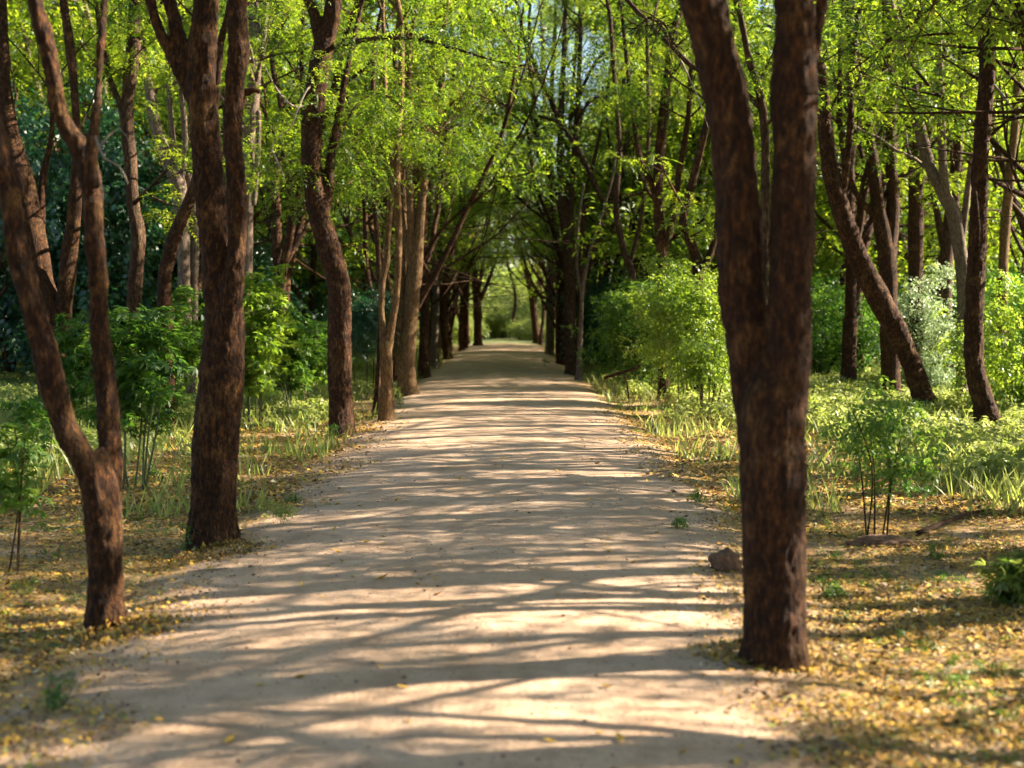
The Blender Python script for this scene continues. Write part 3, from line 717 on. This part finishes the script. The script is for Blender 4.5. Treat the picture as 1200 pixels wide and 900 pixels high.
# ------------------------------------------------------------------ shrubs, saplings, weeds
def shrub(name, label, cat, base, h, w, n, kind, mat, stems=6, lowz=.25, group=None, csc=(.8, 1.2), round_=False, depth=None, stemmat='bark_far', sr=.012, smooth_top=.5):
    reseed(int(base[0] * 5 + base[1]))
    b = ground_hit(*base) if depth is None else None
    if b is None: p = U(base[0], base[1], depth); b = Vector((p.x, p.y, G(p.x, p.y)))
    T = Tubes(); tips = []
    for i in range(stems):
        a = random.uniform(0, 6.28); rr = w * .5 * math.sqrt(random.random())
        q0 = Vector((math.cos(a) * rr * .35, math.sin(a) * rr * .35, -.05)); q1 = Vector((math.cos(a) * rr, math.sin(a) * rr, h * random.uniform(.6, .95)))
        mid = q0.lerp(q1, .5) + Vector((random.gauss(0, .05), random.gauss(0, .05), .05)) - Vector((math.cos(a), math.sin(a), 0)) * rr * .15
        T.add([q0, mid, q1], [sr, sr * .8, sr * .35], sides=5, step=.1, lump=.05)
        if n > 100: tips += [q1 + Vector((random.gauss(0, .08), random.gauss(0, .08), random.uniform(0, .22) * h)) for _ in range(4)]
    lumps = [Vector((random.gauss(0, w * .22), random.gauss(0, w * .22), random.uniform(lowz, .8) * h)) for _ in range(9)]
    while len(tips) < n:
        if round_:
            v = Vector((random.uniform(-1, 1), random.uniform(-1, 1), random.uniform(-1, 1)))
            if v.length > 1: continue
            k = (1 + .75 * mn.noise(v * 2.3 + b)) * (1.25 if random.random() < .08 else 1)
            q = Vector((v.x * w / 2 * k, v.y * w / 2 * k, h * (lowz + (1 - lowz) * (v.z * k + 1) / 2)))
        else:
            c = random.choice(lumps); q = c + Vector((random.gauss(0, w * .16), random.gauss(0, w * .16), random.gauss(0, h * .12)))
            if q.z < lowz * h * .8 or q.z > h: continue
        tips.append(q)
    root = thing(name, b, label, cat, group)
    T.build('stem', M[stemmat], root); crown_mesh('foliage', tips, kind, M[mat], root, sc=csc)
    return root
shrub('bamboo_like_shrub', 'bright yellow-green narrow-leaved shrub just right of the two-stem tree', 'shrub', (297, 503), 2.2, .95, 210, 'bamboo', 'leaf_bright', 9, .22, stemmat='stem', round_=True)
shrub('bamboo_like_shrub', 'green narrow-leaved shrub between the bright shrub and the S-curved tree', 'shrub', (345, 488), 1.75, .8, 120, 'bamboo', 'leaf_bush', 6, .3, stemmat='stem')
shrub('shrub', 'dark leafy sapling on a bare stem left of the S-curved tree', 'shrub', (363, 485), 1.6, .8, 90, 'bamboo', 'leaf_bush', 2, .5)
shrub('shrub', 'dark green round-headed sapling between S-curved tree and slim golden tree', 'shrub', (430, 466), 2.3, 1.5, 220, 'bush', 'leaf_shaded', 4, .38, round_=True)
shrub('bamboo_like_shrub', 'feathery shrub on thin canes between the V-forked and two-stem trees', 'shrub', (155, 574), 1.75, .75, 120, 'bamboo', 'leaf_bush', 6, .42, stemmat='stem')
shrub('shrub', 'dense dark feathery shrub directly left of the two-stem tree', 'shrub', (203, 500), 1.95, .9, 190, 'bamboo', 'leaf_bush', 7, .2)
shrub('bamboo_like_shrub', 'loose feathery shrub behind the fork of the near left tree', 'shrub', (100, 520), 1.8, .9, 130, 'bamboo', 'leaf_bush', 7, .25, stemmat='stem')
shrub('bush', 'large rounded bright green bush left of the near right tree', 'bush', (812, 478), 2.75, 2.1, 430, 'bush', 'leaf_bright', 14, .27, round_=True, csc=(.9, 1.3))
shrub('bush', 'grey-green bush left of the large rounded bush, beside the propped branch', 'bush', (752, 462), 2.5, 1.9, 340, 'bush', 'leaf_bush', 9, .12, round_=True, csc=(.9, 1.4))
shrub('bush', 'dark green bush farther off by the clump-stemmed tree', 'bush', (712, 438), 3.0, 2.2, 320, 'bush', 'leaf_shaded', 8, .08, round_=True, csc=(1.1, 1.6))
shrub('sapling', 'row of dark thin stems carrying a leafy top in front of the large bush', 'sapling', (825, 487), 1.5, .9, 90, 'bush', 'leaf_bright', 7, .45, sr=.016)
shrub('shrub', 'pale silvery shrub with tiered sprays behind the leaning trunk', 'shrub', (1085, 470), 2.6, 1.3, 170, 'bush', 'pale', 6, .1, csc=(1, 1.3))
shrub('shrub', 'sunlit yellow-green shrub at the right edge behind the upright trunk', 'shrub', (1190, 485), 2.3, 1.6, 230, 'herb', 'leaf_bright', 7, .05, csc=(1.2, 2))
shrub('shrub', 'dark low shrub behind the near right tree in the shade', 'shrub', (975, 440), 1.7, 1.8, 220, 'bush', 'leaf_shaded', 6, .05, csc=(1, 1.5))
shrub('sapling', 'waist-high sapling with drooping leaves on bare thin stems, right of the near right tree', 'sapling', (1030, 632), 1.35, .8, 55, 'herb', 'leaf_bush', 5, .34, csc=(.7, 1.2), sr=.008)
shrub('sapling', 'thin sapling with hand-like leaves at the left edge of the photo', 'sapling', (14, 672), 1.15, .45, 11, 'bamboo', 'leaf_bush', 3, .45, csc=(.8, 1.2), sr=.007)
shrub('sapling', 'small leafy sapling behind the near left tree at the left edge', 'sapling', (40, 560), .95, .5, 13, 'bamboo', 'leaf_bush', 3, .35, csc=(.8, 1.2), sr=.007)
shrub('grass_tuft', 'bright grass tuft at the right edge of the photo', 'grass tuft', (1194, 705), .42, .3, 26, 'bamboo', 'herb', 3, .05, stemmat='stem', csc=(.7, 1.1), sr=.004)
for bx, by, h, n, lab in ((331, 615, .30, 12, 'small green weed standing at the left path edge'), (228, 645, .26, 10, 'grey-green weed at the foot of the two-stem tree'),
                          (262, 628, .14, 6, 'little weed hugging the right foot of the two-stem tree'), (388, 515, .25, 10, 'leafy weed at the foot of the S-curved tree'),
                          (345, 590, .14, 6, 'tiny weed behind the small green weed at the path edge'), (1100, 655, .16, 7, 'small weed right of the waist-high sapling'),
                          (975, 700, .14, 6, 'little weed right of the near right trunk'), (62, 830, .16, 8, 'green weed clump in the left corner'),
                          (178, 560, .2, 8, 'leafy weed on the litter left of the two-stem tree'), (470, 478, .25, 12, 'weeds tuft between the slim golden tree and the path'),
                          (700, 462, .3, 14, 'pale weed tuft at the right path edge by the bushes'), (640, 430, .35, 14, 'weed tuft before the straight grey trunk'),
                          (795, 620, .12, 5, 'tiny weed at the right path edge'), (820, 590, .14, 6, 'small weed in litter beyond the clod'), (1065, 590, .25, 8, 'leafy weed right behind the waist-high sapling')):
    shrub('weed', lab, 'weed', (bx, by), h, h * .8, n, 'herb', 'leaf_bush' if n < 12 else 'herb', 3, .1, stemmat='stem', csc=(.35, .6), sr=.003)

reseed(205)
# understorey of broad-leaved trees in painted-in shade tones on the left, mid-green on the right
def understorey(label, cat, x, y, h, w, n, kind, mat, group, csc):
    b = Vector((x, y, G(x, y))); T = Tubes(); tips = []
    for i in range(5):
        a = random.uniform(0, 6.28); rr = w * .4 * random.random()
        T.add([(0, 0, -.1), (math.cos(a) * rr * .5, math.sin(a) * rr * .5, h * .4), (math.cos(a) * rr, math.sin(a) * rr, h * .9)], [.05, .035, .012], sides=6, step=.3, lump=.05)
    while len(tips) < n:
        v = Vector((random.uniform(-1, 1), random.uniform(-1, 1), random.uniform(-1, 1)))
        if v.length > 1 or v.length < .35: continue
        k = 1 + .7 * mn.noise(v * 2 + b)
        tips.append(Vector((v.x * w / 2 * k, v.y * w / 2 * k, h * (.08 + .92 * (v.z * k + 1) / 2))))
    r = thing('understorey_tree', b, label, cat, group); T.build('stem', M['bark_far'], r)
    crown_mesh('foliage', tips, kind, M[mat], r, sc=csc); return r
ut = understorey('bluish shaded broad-leaved understorey tree deep in the left wood', 'tree', -9.5, 33, 6.5, 4.2, 420, 'broad', 'leaf_shaded', 'dark understorey trees of the left wood', (.9, 1.4))
for x, y, s in ((-12.5, 36, 1.1), (-8, 39, .95), (-6.3, 35, .55), (-15.5, 34, 1.0), (-11, 44, 1.2), (-15, 46, 1.25), (-19, 43, 1.2), (-7.5, 50, 1.0), (-22, 52, 1.3), (-6.8, 58, .9)):
    dup(ut, (x, y, G(x, y)), random.uniform(0, 6), s)
ub = understorey('mid-green leafy understorey bush deep in the right wood', 'bush', 8, 36, 2.6, 3.4, 360, 'bush', 'leaf_bush', 'understorey bushes of the right wood', (1.2, 2.0))
for x, y, s in ((11.5, 33, 1), (15, 38, 1.2), (6, 42, .9), (10, 46, 1.3), (18, 45, 1.5), (5.5, 52, 1), (14, 54, 1.6), (22, 55, 1.8), (5, 62, 1.1), (9, 66, 1.5)):
    dup(ub, (x, y, G(x, y)), random.uniform(0, 6), s)
ue = understorey('pale green low bush closing the far end of the path', 'bush', -3.4, 90, 1.9, 4.0, 240, 'bush', 'herb', 'bushes closing the far end of the path', (1.6, 2.6))
for x, y, s in ((2.2, 95, .8), (5, 88, .9), (-6.5, 96, 1.2), (0, 103, 1.3), (-4, 106, 1.6), (4.5, 107, 1.6), (0.5, 112, 2.0), (6, 115, 2.4), (-6, 114, 2.3), (-1.5, 121, 3.2), (4, 124, 3.2), (-9, 123, 3)):
    dup(ue, (x, y, G(x, y)), random.uniform(0, 6), s)

reseed(206)
# ------------------------------------------------------------------ stuff: herbs, litter, ground cover
def scatter(name, n, sampler, kind, mat, sc, label, zoff=0.0):
    tips = []; ks = []
    while len(tips) < n:
        x, y = sampler()
        if x is None: continue
        tips.append((x, y, G(x, y) + zoff + random.random() * .5 * zoff))
    o = crown_mesh(name, tips, kind, M[mat], sc=sc)
    tag(o, label, 'plants', kind='stuff'); return o
def herb_band(sgn):
    def f():
        y = random.uniform(14 if sgn > 0 else 15.5, 50) if random.random() < .75 else random.uniform(50, 85)
        x = sgn * random.uniform(2.4, .42 * y + 2)
        lim = (5.2 - .0 * y) if sgn < 0 else 5.2
        t = abs(x)
        # herbs come nearer the path with distance
        edge = (4.6 if y < 22 else 3.4) + 1.2 * nz(x, y, .25, 7) - (y > 30) * .9
        if sgn > 0 and y < 17.5 and t < 4.6: return None, None
        if t < edge: 
            if random.random() > .04: return None, None
        if nz(x, y, .5, 17) < -.28: return None, None
        return x, y
    return f
scatter('undergrowth', 7500, herb_band(-1), 'herb', 'herb', (.8, 1.9), 'pale green undergrowth herbs covering the floor of the left wood', .18)
scatter('undergrowth', 8500, herb_band(1), 'herb', 'herb', (.8, 2.1), 'sunlit yellow-green undergrowth herbs covering the floor of the right wood', .2)
def near_weeds():
    y = random.uniform(4, 30); x = random.uniform(-.45 * y - 1, .45 * y + 1)
    if -2.3 < x < 1.9 + .0 * y: return None, None
    if nz(x, y, .8, 27) < .05 and random.random() > .12: return None, None
    return x, y
scatter('ground_cover', 4200, near_weeds, 'herb', 'leaf_bush', (.18, .5), 'low green ground cover sprinkled through the leaf litter', .015)
def blades(name, n, sampler, mat, h, label):
    Q = []
    while len(Q) < n:
        x, y = sampler()
        if x is None: continue
        z = G(x, y); a = random.uniform(0, 6.28); hh = h * random.uniform(.4, 1.2); w = .006 + .004 * random.random()
        if y > 15: w *= 1.2
        lx, ly = random.gauss(0, .35) * hh, random.gauss(0, .35) * hh; c, s = math.cos(a) * w, math.sin(a) * w
        Q.append([(x - c, y - s, z), (x + c, y + s, z), (x + lx * .5 + c * .6, y + ly * .5 + s * .6, z + hh * .6), (x + lx, y + ly, z + hh)])
    Q = np.array(Q); o = mesh_np(name, Q.reshape(-1, 3), np.arange(n * 4).reshape(n, 4), M[mat]); tag(o, label, 'grass', kind='stuff')
def grass_s():
    y = random.uniform(12, 60); x = random.choice((-1, 1)) * random.uniform(2.1, .42 * y)
    if abs(x) > 4.5 or nz(x, y, .7, 37) > .1 or (y > 28 and random.random() < .5): return x, y
    return None, None
blades('grass', 45000, grass_s, 'herb', .28, 'thin pale grass along both sides of the path and through the woods')

def litter():
    n = 0; Q = []
    while n < 250000:
        y = 3.5 + 22 * random.random() ** 1.7; x = random.uniform(-.42 * y - .6, .42 * y + .6)
        l, r = edges(y)
        d = max(l - x, x - r)
        dens = sm(-.55, .5, d + .45 * nz(x, y, 1.5, 31)) if d < 1 else 1
        if abs(x) > 6.5: dens *= .5
        pat = sm(-.35, .25, nz(x, y, 1.1, 41) + .6 * nz(x, y, 3.3, 43))
        if random.random() > dens * (.3 + .7 * pat): continue
        s = (random.uniform(.006, .014) if random.random() < .88 else random.uniform(.014, .024)) * (1 if y < 12 else 1.5); w = s * random.uniform(.35, .8)
        a = random.uniform(0, 6.28); c, sn = math.cos(a), math.sin(a); z = G(x, y) + .007 + .012 * random.random()
        t1, t2 = random.gauss(0, .55) * s, random.gauss(0, .45) * s
        loc = [(-s, 0, t1), (0, -w, 0), (s, 0, -t1 * .3), (0, w, t2)]
        Q.append([(x + u * c - v * sn, y + u * sn + v * c, z + abs(k)) for u, v, k in loc]); n += 1
    for (cx, cy_, r0) in ((-2.05, 7.45, .16), (-2.05, 9.95, .2), (1.27, 6.75, .17), (-2.2, 20.4, .25)):
        for _ in range(1100):
            a = random.uniform(0, 6.28); d = r0 + abs(random.gauss(0, .11)); x, y = cx + math.cos(a) * d, cy_ + math.sin(a) * d
            s = random.uniform(.008, .02); c, sn = math.cos(a * 7), math.sin(a * 7); z = G(x, y) + .008 + max(0, .05 - (d - r0) * .35) * random.random()
            t1, t2 = random.gauss(0, .7) * s, random.gauss(0, .7) * s; w = s * .6
            Q.append([(x + u * c - v * sn, y + u * sn + v * c, z + k) for u, v, k in ((-s, 0, t1), (0, -w, 0), (s, 0, t2), (0, w, 0))]); n += 1
    Q = np.array(Q); o = mesh_np('leaf_litter', Q.reshape(-1, 3), np.arange(n * 4).reshape(n, 4), M['litter'])
    tag(o, 'yellow and brown fallen leaflets carpeting the ground beside the path', 'leaf litter', kind='stuff')
litter()
reseed(207)
def twigs():
    T = Tubes()
    for _ in range(420):
        y = 4 + 14 * random.random() ** 1.3; x = random.uniform(-.42 * y - .5, .42 * y + .5); l, r = edges(y)
        if l + .1 < x < r - .1: continue
        a = random.uniform(0, 3.14); L = random.uniform(.05, .28); q = []
        for k in (-1, 0, 1):
            xx, yy = x + math.cos(a) * L * k * .5 + random.gauss(0, .01), y + math.sin(a) * L * k * .5; q.append((xx, yy, G(xx, yy) + .012 + .008 * random.random()))
        T.add(q, [.004, .003, .002], sides=4)
    o = T.build('fallen_twigs', M['twig']); tag(o, 'tiny dry twigs strewn through the leaf litter', 'twigs', kind='stuff')
twigs()
def pebbles():
    V0 = np.array([(1, 0, 0), (0, 1, 0), (-1, 0, 0), (0, -1, 0), (0, 0, 1), (0, 0, -1)], float)
    F0 = np.array([(0, 1, 4), (1, 2, 4), (2, 3, 4), (3, 0, 4), (1, 0, 5), (2, 1, 5), (3, 2, 5), (0, 3, 5)]); Vs = []; Fs = []; n = 0
    for _ in range(5200):
        y = 4.5 + 14 * random.random() ** 1.4; l, r = edges(y)
        x = random.uniform(l, r) if random.random() < .5 else random.choice((l + abs(random.gauss(0, .25)), r - abs(random.gauss(0, .25))))
        k = random.uniform(.0025, .006) * (2.2 if random.random() < .05 else 1)
        Vs.append(V0 * rng.uniform(.6, 1.3, (6, 1)) * k * (1, 1, .7) + (x, y, G(x, y) + .004 + k * .3)); Fs.append(F0 + n); n += 6
    o = mesh_np('pebbles', np.concatenate(Vs), np.concatenate(Fs), M['soil']); tag(o, 'tiny crumbs of soil and grit on the dirt path', 'grit', kind='stuff')
pebbles()
# individually visible leaves on the bare path
lv = []
for i in range(3):
    V = [(0, -.03, 0), (.014, -.008, .004), (.012, .012, .005), (0, .034, .010), (-.012, .012, .005), (-.014, -.008, .003), (0, 0, -.001)]
    Fq = [(0, 1, 6, 5), (1, 2, 3, 6), (6, 3, 4, 5)]
    o = mesh_np('fallen_leaf', np.array(V) * (1, 1 + .3 * i, 1 + i), Fq, M['litter'])
    tag(o, 'small dry leaf lying on the bare dirt path', 'leaf', 'single fallen leaves on the bare path'); lv.append(o)
cnt = 0
while cnt < 90:
    y = 4.8 + 14 * random.random() ** 1.3; x = random.uniform(-1.8, 1.5)
    o = lv[cnt] if cnt < 3 else lv[cnt % 3].copy()
    if cnt >= 3: COL.objects.link(o)
    k = random.uniform(.5, 1.0); o.scale = (k, k, k); o.location = (x, y, G(x, y) + .008); o.rotation_euler = (random.gauss(0, .15), random.gauss(0, .15), random.uniform(0, 6.28)); cnt += 1

# clods, mound, fallen sticks
def clod(name, label, cat, base, sx, sy, sz, mat='soil', seed=0, sink=.2):
    b = ground_hit(*base); import bmesh
    bm = bmesh.new(); bmesh.ops.create_icosphere(bm, subdivisions=4, radius=1)
    for v in bm.verts:
        k = 1 + .3 * mn.noise(v.co * 1.4 + Vector((seed, 0, 0))) + .22 * mn.noise(v.co * 4 + Vector((0, seed, 0))) + .14 * abs(mn.noise(v.co * 9)) + .06 * mn.noise(v.co * 20)
        v.co = Vector((v.co.x * sx * k, v.co.y * sy * k, v.co.z * sz * k))
    me = bpy.data.meshes.new(name); bm.to_mesh(me); bm.free(); me.materials.append(M[mat])
    me.polygons.foreach_set('use_smooth', np.ones(len(me.polygons), dtype=bool))
    o = bpy.data.objects.new(name, me); COL.objects.link(o); o.location = b + Vector((0, 0, sz * (1 - sink) - .3 * sz)); tag(o, label, cat); return o
clod('soil_clod', 'brown rough soil clod at the right path edge left of the near trunk', 'clod', (850, 668), .10, .09, .085, seed=3)
clod('soil_clod', 'low dark soil mound under the waist-high sapling', 'mound', (1030, 640), .22, .10, .05, seed=8)
def stick(name, label, pts, w):
    P = [ground_hit(x, y) + Vector((0, 0, z)) for x, y, z in pts]; b = P[0].copy(); T = Tubes()
    T.add(P, [w * (1 - .5 * i / (len(P) - 1)) for i in range(len(P))], sides=8, step=.05, lump=.1)
    o = T.build(name, M['bark'], None, b); o.location = b; tag(o, label, 'branch'); return o
stick('fallen_branch', 'dark dead branch lying on litter right of the waist-high sapling', [(1075, 628, .02), (1110, 618, .05), (1140, 606, .04), (1160, 600, .02)], .022)
b = ground_hit(737, 472)
r = thing('propped_branch', b, 'dark broken branch propped off the ground in front of the grey-green bush', 'branch')
T = Tubes(); d = b.y
T.add([U(708, 443, d), U(724, 438, d + .1), U(740, 433, d + .1), U(754, 428, d + .2)], [.03, .034, .03, .022], sides=8, step=.1, lump=.1); T.build('pole', M['bark'], r, b)
T = Tubes(); T.add([U(737, 474, d) - Vector((0, 0, 0)), U(735, 450, d), U(731, 434, d)], [.016, .018, .014], sides=7, step=.1, lump=.1); T.build('prop', M['bark'], r, b)

# ------------------------------------------------------------------ light
EL, AZ = R(31), R(14)         # sun: from the right, slightly ahead
sv = Vector((math.cos(EL) * math.cos(AZ), math.cos(EL) * math.sin(AZ), math.sin(EL)))
w = bpy.data.worlds.new('World'); S.world = w; w.use_nodes = True; nt = w.node_tree
sky = nt.nodes.new('ShaderNodeTexSky'); sky.sky_type = 'NISHITA'; sky.sun_disc = False; sky.sun_elevation = EL; sky.sun_rotation = R(90) - AZ
bg = nt.nodes['Background']; nt.links.new(sky.outputs[0], bg.inputs[0]); bg.inputs[1].default_value = .05
L = bpy.data.lights.new('sun', 'SUN'); L.energy = 5; L.angle = R(.45); L.color = (1, .86, .68)
lo = bpy.data.objects.new('sun', L); COL.objects.link(lo); lo.rotation_euler = sv.to_track_quat('Z', 'Y').to_euler(); lo.location = (30, 10, 30)
vs = S.view_settings; vs.view_transform = 'Standard'; vs.look = 'None'; vs.exposure = 2.4; vs.gamma = 1; vs.use_curve_mapping = False
S.render.engine = 'CYCLES'; cy = S.cycles
cy.max_bounces = 2; cy.diffuse_bounces = 1; cy.glossy_bounces = 1; cy.transmission_bounces = 3; cy.use_adaptive_sampling = True; cy.adaptive_threshold = .04; cy.transparent_max_bounces = 4
cy.use_denoising = True; cy.caustics_reflective = False; cy.caustics_refractive = False; cy.sample_clamp_indirect = 6
print('faces', sum(len(m.polygons) for m in bpy.data.meshes), 'objs', len(bpy.data.objects))
